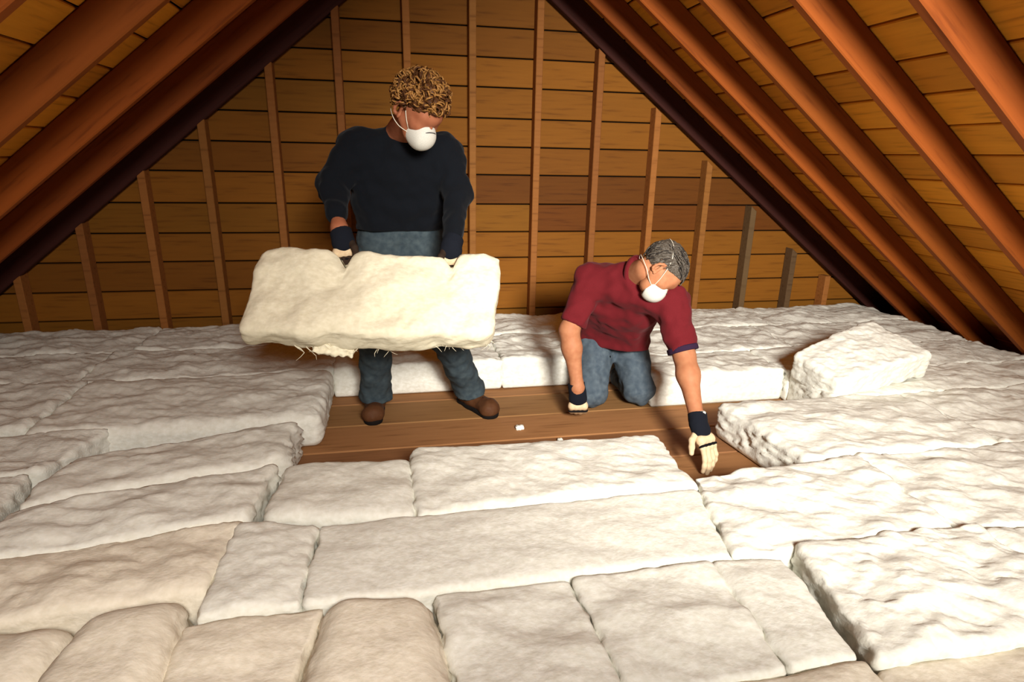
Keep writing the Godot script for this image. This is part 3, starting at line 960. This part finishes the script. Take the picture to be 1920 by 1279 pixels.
func make_standing_man() -> void:
	var o := Vector3(0.1, 0, -2.9)
	var man := base("person", Vector3.ZERO)
	tag(man, "curly haired person standing bent forward in a navy sweater, holding up a batt", "person")
	var sl := Vector3(-0.155, 1.325, -2.76)
	var sr := Vector3(0.235, 1.32, -2.76)
	var el := Vector3(-0.245, 1.165, -2.69)
	var er := Vector3(0.275, 1.150, -2.69)
	var wl := Vector3(-0.212, 1.005, -2.50)
	var wr := Vector3(0.235, 0.955, -2.50)
	var kl := Vector3(-0.105, 0.48, -2.80)
	var kr := Vector3(0.225, 0.47, -2.78)
	var al := Vector3(-0.125, 0.11, -2.985)
	var ar := Vector3(0.360, 0.11, -2.975)
	var hl := Vector3(-0.055, 0.90, -2.90)
	var hr := Vector3(0.125, 0.90, -2.90)
	var neck := Vector3(0.045, 1.385, -2.72)
	var fwd := Vector3(0.50, -0.60, 0.62).normalized()
	var side := fwd.cross(Vector3(0.06, 1, 0)).normalized()     # the man's right
	var up := side.cross(fwd).normalized()
	var head := Transform3D(Basis(-side, up, fwd), Vector3(0.112, 1.462, -2.535))
	# body: one surface inside the clothes, bare at neck, face and wrists
	var body := [cap(hl, kl, 0.078, 0.055), cap(hr, kr, 0.078, 0.055), cap(kl, al, 0.052, 0.038), cap(kr, ar, 0.052, 0.038), cap(hl, hr, 0.095, 0.095), cap(Vector3(-0.02, 1.0, -2.87), Vector3(0.09, 1.0, -2.87), 0.10, 0.10), cap(Vector3(-0.05, 1.22, -2.81), Vector3(0.13, 1.22, -2.81), 0.11, 0.11), cap(sl, sr, 0.062, 0.062), cap(sl, el, 0.042, 0.034), cap(sr, er, 0.042, 0.034), cap(el, wl, 0.033, 0.027), cap(er, wr, 0.033, 0.027), cap(wl, wl + Vector3(0.01, -0.06, 0.01), 0.026, 0.022), cap(wr, wr + Vector3(-0.01, -0.06, 0.01), 0.026, 0.022), cap(al, al + Vector3(0, -0.055, 0.07), 0.026, 0.020), cap(ar, ar + Vector3(0.03, -0.055, 0.06), 0.026, 0.020), cap(neck, head.origin - up * 0.055 - fwd * 0.02, 0.060, 0.056)]
	var bodies := [[blend(body, 0.010, 0.04), Transform3D()]]
	make_head(man, head, M.skin_ruddy, bodies)
	put("body", join(bodies), M.skin_ruddy, man)
	# clothes
	var sw := [cap(Vector3(-0.055, 0.985, -2.865), Vector3(0.125, 0.985, -2.865), 0.118, 0.118), cap(Vector3(-0.06, 1.10, -2.83), Vector3(0.13, 1.10, -2.83), 0.122, 0.122), cap(Vector3(-0.07, 1.23, -2.80), Vector3(0.15, 1.23, -2.80), 0.118, 0.118), cap(sl + Vector3(0.02, -0.02, 0), sr + Vector3(-0.02, -0.02, 0), 0.074, 0.074), cap(sl.lerp(el, 0.08), el, 0.068, 0.058), cap(sr.lerp(er, 0.08), er, 0.068, 0.058), cap(neck + Vector3(-0.02, -0.045, -0.03), sl + Vector3(0.03, 0.0, 0), 0.062, 0.056), cap(neck + Vector3(0.02, -0.045, -0.03), sr + Vector3(-0.03, 0.0, 0), 0.062, 0.056), cap(el, wl.lerp(el, 0.34), 0.057, 0.048), cap(er, wr.lerp(er, 0.10), 0.057, 0.046), cap(neck + Vector3(0, -0.05, -0.03), neck + Vector3(0.012, 0.0, 0.0), 0.075, 0.062)]
	put("sweater", blend(sw, 0.009, 0.05, 0.016, 9.0, func(q: Vector3) -> float: return 0.965 - q.y + (0.0 if absf(q.x - 0.035) < 0.21 and q.z < -2.62 else -1.0)), M.sweater, man)
	var jeans := [cap(hl, hr, 0.118, 0.118), cap(Vector3(-0.04, 0.97, -2.88), Vector3(0.11, 0.97, -2.88), 0.108, 0.108), cap(hl, kl, 0.104, 0.082), cap(hr, kr, 0.104, 0.082), cap(kl, al, 0.080, 0.074), cap(kr, ar, 0.080, 0.074), cap(al, al + Vector3(0, -0.03, 0.01), 0.074, 0.074), cap(ar, ar + Vector3(0.01, -0.03, 0.01), 0.074, 0.074)]
	put("jeans", blend(jeans, 0.010, 0.035, 0.012, 10.0, func(q: Vector3) -> float: return maxf(0.070 - q.y, q.y - 1.02)), M.denim_dark, man)
	make_boot(man, Vector3(-0.125, 0, -3.06), Vector3(-0.140, 0, -2.80), al)
	make_boot(man, Vector3(0.345, 0, -3.04), Vector3(0.475, 0, -2.79), ar)
	# gloves gripping the top edge of the batt, thumbs in front
	make_glove(man, wl + Vector3(0.012, -0.03, 0.02), Vector3(0.12, -0.95, 0.20), Vector3(-0.15, 0.0, -1.0), Vector3(1, 0, 0), [0.35, 0.30, 0.25], [Vector3(0.3, 0.75, -0.9), Vector3(0.05, 1.0, -0.25)], M.glove_dark, Vector3(0.3, -0.75, 0.6).normalized(), false, 0.030)
	make_glove(man, wr + Vector3(-0.006, -0.02, 0.02), Vector3(-0.10, -0.95, 0.20), Vector3(0.15, 0.0, -1.0), Vector3(-1, 0, 0), [0.35, 0.30, 0.25], [Vector3(0.3, 0.75, -0.9), Vector3(0.05, 1.0, -0.25)], M.glove_dark, Vector3(-0.35, -0.7, 0.65).normalized(), false, 0.045)
	curls(man, head)


func curls(man: Node3D, head: Transform3D) -> void:
	# a mop of curls: a cap, and short spiral locks of two colours
	var cap_p := [cap(Vector3(0, 0.045, -0.030), Vector3(0, 0.048, 0.012), 0.092, 0.088, Vector3.RIGHT, 0.93)]
	var hair := put("hair", blend(cap_p, 0.005, 0.02, 0.012, 45.0, func(q: Vector3) -> float: return maxf(0.012 - q.y - maxf(0.0, -q.z) * 0.9 + maxf(0.0, q.z) * 0.15, q.z - 0.090)), M.hair_brown, man)
	hair.transform = head
	var st := [new_st(), new_st()]
	var r := RandomNumberGenerator.new()
	r.seed = 99
	for k in 620:
		var y := r.randf_range(-0.45, 1.0)
		var a := r.randf() * TAU
		var h := sqrt(1.0 - y * y)
		var dir := Vector3(h * cos(a), y, h * sin(a))
		if dir.z > 0.3 and dir.y < 0.22: continue
		if dir.y < -0.05 and dir.z > -0.2: continue
		var root := Vector3(0, 0.040, -0.010) + dir * Vector3(0.082, 0.084, 0.096)
		var t := (Vector3(r.randf_range(-1, 1), r.randf_range(-1.2, 0.2), r.randf_range(-1, 1)))
		t = (t - dir * t.dot(dir)).normalized()
		var b := dir.cross(t)
		var path := PackedVector3Array()
		var rad := PackedFloat32Array()
		var turns := r.randf_range(1.0, 1.7)
		var rc := r.randf_range(0.007, 0.0135)
		for s in 13:
			var f := s / 12.0
			var ph := f * turns * TAU
			path.append(root + dir * (0.004 + rc * (1.0 - cos(ph)) * 1.1) + b * rc * sin(ph) + t * 0.034 * f)
			rad.append(lerpf(0.0052, 0.0020, f))
		tube(path, rad, 5, st[0 if r.randf() < 0.68 else 1])
	put("curls", st[0].commit(), M.hair_blond, hair).set_meta("kind", "stuff")
	put("curls", st[1].commit(), M.hair_brown, hair).set_meta("kind", "stuff")
	for s in [-1.0, 1.0]:
		put("eyebrow", tube(PackedVector3Array([Vector3(s * 0.014, 0.020, 0.0985), Vector3(s * 0.030, 0.026, 0.0925), Vector3(s * 0.048, 0.020, 0.078)]), PackedFloat32Array([0.004, 0.0045, 0.002]), 6).commit(), M.hair_brown, man).transform = head


func make_kneeling_man() -> void:
	var man := base("person", Vector3.ZERO)
	tag(man, "grey haired person kneeling in a maroon polo shirt, reaching down with a glove", "person")
	var sl := Vector3(0.955, 0.715, -2.80)
	var sr := Vector3(1.255, 0.655, -2.55)
	var el := Vector3(0.832, 0.48, -2.745)
	var er := Vector3(1.295, 0.43, -2.43)
	var wl := Vector3(0.872, 0.192, -2.685)
	var wr := Vector3(1.272, 0.205, -2.21)
	var kl := Vector3(1.01, 0.085, -2.87)
	var kr := Vector3(1.275, 0.085, -2.86)
	var hl := Vector3(1.085, 0.36, -3.06)
	var hr := Vector3(1.255, 0.36, -3.05)
	var fl := Vector3(1.04, 0.075, -3.12)
	var fr := Vector3(1.27, 0.075, -3.12)
	var ax := (sr - sl).normalized()
	var neck := Vector3(1.115, 0.765, -2.665)
	var fwd := Vector3(0.42, -0.86, 0.30).normalized()
	var side := fwd.cross(Vector3(0.75, 0.6, 0.1)).normalized()
	var up := side.cross(fwd).normalized()
	var head := Transform3D(Basis(-side, up, fwd), Vector3(1.185, 0.815, -2.535))
	var gl := Vector3(0.05, -1.0, 0.02)
	var grd := Vector3(0.22, -0.70, 0.66)
	var belly := Vector3(1.15, 0.44, -2.99)
	var body := [cap(hl, kl, 0.075, 0.055), cap(hr, kr, 0.075, 0.055), cap(kl, fl, 0.052, 0.045), cap(kr, fr, 0.052, 0.045), cap(hl, hr, 0.10, 0.10), cap(belly - ax * 0.07, belly + ax * 0.07, 0.10, 0.10), cap(Vector3(1.12, 0.58, -2.85) - ax * 0.08, Vector3(1.12, 0.58, -2.85) + ax * 0.08, 0.11, 0.11), cap(sl, sr, 0.065, 0.065), cap(sl, el, 0.050, 0.044), cap(sr, er, 0.050, 0.044), cap(el, el.lerp(wl, 0.3), 0.044, 0.045), cap(el.lerp(wl, 0.3), wl, 0.045, 0.029), cap(er, er.lerp(wr, 0.3), 0.044, 0.047), cap(er.lerp(wr, 0.3), wr, 0.047, 0.029), cap(wl, wl + gl.normalized() * 0.05, 0.027, 0.022), cap(wr, wr + grd.normalized() * 0.05, 0.027, 0.022), cap(neck, head.origin - up * 0.055 - fwd * 0.025, 0.062, 0.058)]
	var bodies := [[blend(body, 0.010, 0.04), Transform3D()]]
	make_head(man, head, M.skin, bodies)
	put("body", join(bodies), M.skin, man)
	var chest := Vector3(1.10, 0.60, -2.82)
	var polo := [cap(belly - ax * 0.085 + Vector3(0, -0.06, 0.02), belly + ax * 0.085 + Vector3(0, -0.06, 0.02), 0.115, 0.115), cap(belly.lerp(chest, 0.5) - ax * 0.09, belly.lerp(chest, 0.5) + ax * 0.09, 0.128, 0.128), cap(chest - ax * 0.10, chest + ax * 0.10, 0.125, 0.125), cap(sl, sr, 0.085, 0.082), cap(sl, sl.lerp(el, 0.86), 0.078, 0.066), cap(sr, sr.lerp(er, 0.86), 0.078, 0.068), cap(Vector3(1.04, 0.71, -2.76), neck + Vector3(0.0, 0.0, 0.0), 0.085, 0.070)]
	var dl := (el - sl).normalized()
	var dr := (er - sr).normalized()
	var ll := sl.distance_to(el) * 0.88
	var lr := sr.distance_to(er) * 0.92
	put("polo_shirt", blend(polo, 0.009, 0.05, 0.014, 9.0, func(q: Vector3) -> float:
		var c := -1.0
		if q.x < 0.93: c = maxf(c, (q - sl).dot(dl) - ll)
		if q.x > 1.2 and q.z > -2.62: c = maxf(c, (q - sr).dot(dr) - lr)
		return maxf(c, 0.325 - q.y)), M.polo, man)
	put("sleeve_trim", blend([cap(sr.lerp(er, 0.84), sr.lerp(er, 0.92), 0.0715, 0.0715)], 0.005, 0.01, 0.003, 20.0, func(q: Vector3) -> float: return maxf((q - sr).dot(dr) - lr - 0.004, lr - 0.022 - (q - sr).dot(dr))), M.polo_trim, man)
	# collar round the neck
	var nd := (head.origin - neck).normalized()
	var cu := nd.cross(fwd).normalized()
	var cv := cu.cross(nd).normalized()
	var ring := []
	for i in 13:
		var a := TAU * i / 12.0 + 1.3
		ring.append(neck + nd * (0.012 - 0.02 * sin(a)) + (cu * cos(a) * 0.068 + cv * sin(a) * 0.074))
	var cst := new_st()
	put("collar", band(ring, 0.017, 8), M.polo, man)
	put("placket", band([neck + cv * 0.072 - nd * 0.01, neck + cv * 0.10 - nd * 0.06 + Vector3(-0.02, -0.02, 0.01), neck + cv * 0.10 - nd * 0.10 + Vector3(-0.04, -0.04, 0.01)], 0.008, 6), M.polo_trim, man)
	var jeans := [cap(hl, hr, 0.120, 0.120), cap(hl, kl + Vector3(0, 0.012, 0), 0.112, 0.084), cap(hr, kr + Vector3(0, 0.012, 0), 0.112, 0.084), cap(kl + Vector3(0, 0.01, 0), fl, 0.080, 0.060), cap(kr + Vector3(0, 0.01, 0), fr, 0.080, 0.060)]
	put("jeans", blend(jeans, 0.009, 0.030, 0.012, 11.0, func(q: Vector3) -> float: return maxf(0.004 - q.y, q.y - 0.46)), M.denim, man)
	for s in [fl, fr]:
		put("boot", blend([cap(s + Vector3(0, 0.0, 0.0), s + Vector3(0, -0.015, -0.045), 0.052, 0.045)], 0.006, 0.03, 0.003, 20.0, func(q: Vector3) -> float: return 0.004 - q.y), M.boot, man)
	# gloves: a fist on the planks, the other hand spread on the edge of the batt
	make_glove(man, wl + Vector3(0.004, -0.035, 0.0), gl, Vector3(-0.25, 0.0, 1.0), Vector3(1, 0, 0.2), [1.25, 1.45, 0.9], [Vector3(0.15, 0.7, -0.8), Vector3(-0.6, 0.5, -0.6)], M.glove_tan_dirty, Vector3(0.15, -0.95, 0.2).normalized())
	make_glove(man, wr + Vector3(0.0, -0.022, 0.020), grd, Vector3(0.25, 0.6, 0.65), Vector3(-1, 0.0, 0.1), [0.35, 0.35, 0.25], [Vector3(0.9, 0.6, -0.2), Vector3(0.35, 0.9, -0.3)], M.glove_tan, Vector3(-0.12, -0.75, 0.65).normalized(), true)
	grey_hair(man, head)


func grey_hair(man: Node3D, head: Transform3D) -> void:
	var cap_p := [cap(Vector3(0, 0.040, -0.028), Vector3(0, 0.042, 0.012), 0.090, 0.086, Vector3.RIGHT, 0.93)]
	var hair := put("hair", blend(cap_p, 0.004, 0.02, 0.006, 40.0, func(q: Vector3) -> float: return maxf(0.010 - q.y - maxf(0.0, -q.z) * 1.1 + maxf(0.0, q.z) * 0.5, q.z - 0.088)), M.hair_grey, man)
	hair.transform = head
	var st := [new_st(), new_st()]
	var r := RandomNumberGenerator.new()
	r.seed = 5
	for k in 620:
		var y := r.randf_range(-0.55, 1.0)
		var a := r.randf() * TAU
		var h := sqrt(1.0 - y * y)
		var dir := Vector3(h * cos(a), y, h * sin(a))
		if dir.z > 0.2 and dir.y < 0.30: continue
		if dir.y < -0.05 and dir.z > -0.25: continue
		var root := Vector3(0, 0.036, -0.010) + dir * Vector3(0.083, 0.086, 0.097)
		var t := Vector3(r.randf_range(-0.25, 0.5), -0.15, 0.8) + dir * 0.3
		if dir.y < 0.3: t = Vector3(0, -0.9, -0.35)
		t = (t - dir * t.dot(dir) * 0.8).normalized()
		var path := PackedVector3Array()
		var rad := PackedFloat32Array()
		var ln := r.randf_range(0.022, 0.036)
		for s in 5:
			var f := s / 4.0
			path.append(root + dir * (0.004 + 0.006 * sin(f * PI)) + t * ln * f)
			rad.append(lerpf(0.0042, 0.0012, f))
		tube(path, rad, 4, st[0 if r.randf() < 0.6 else 1])
	put("hair_locks", st[0].commit(), M.hair_grey, hair).set_meta("kind", "stuff")
	put("hair_locks", st[1].commit(), M.hair_grey_dark, hair).set_meta("kind", "stuff")
	for s in [-1.0, 1.0]:
		put("eyebrow", tube(PackedVector3Array([Vector3(s * 0.014, 0.018, 0.0985), Vector3(s * 0.030, 0.024, 0.0925), Vector3(s * 0.048, 0.018, 0.078)]), PackedFloat32Array([0.005, 0.0055, 0.003]), 6).commit(), M.dark, man).transform = head
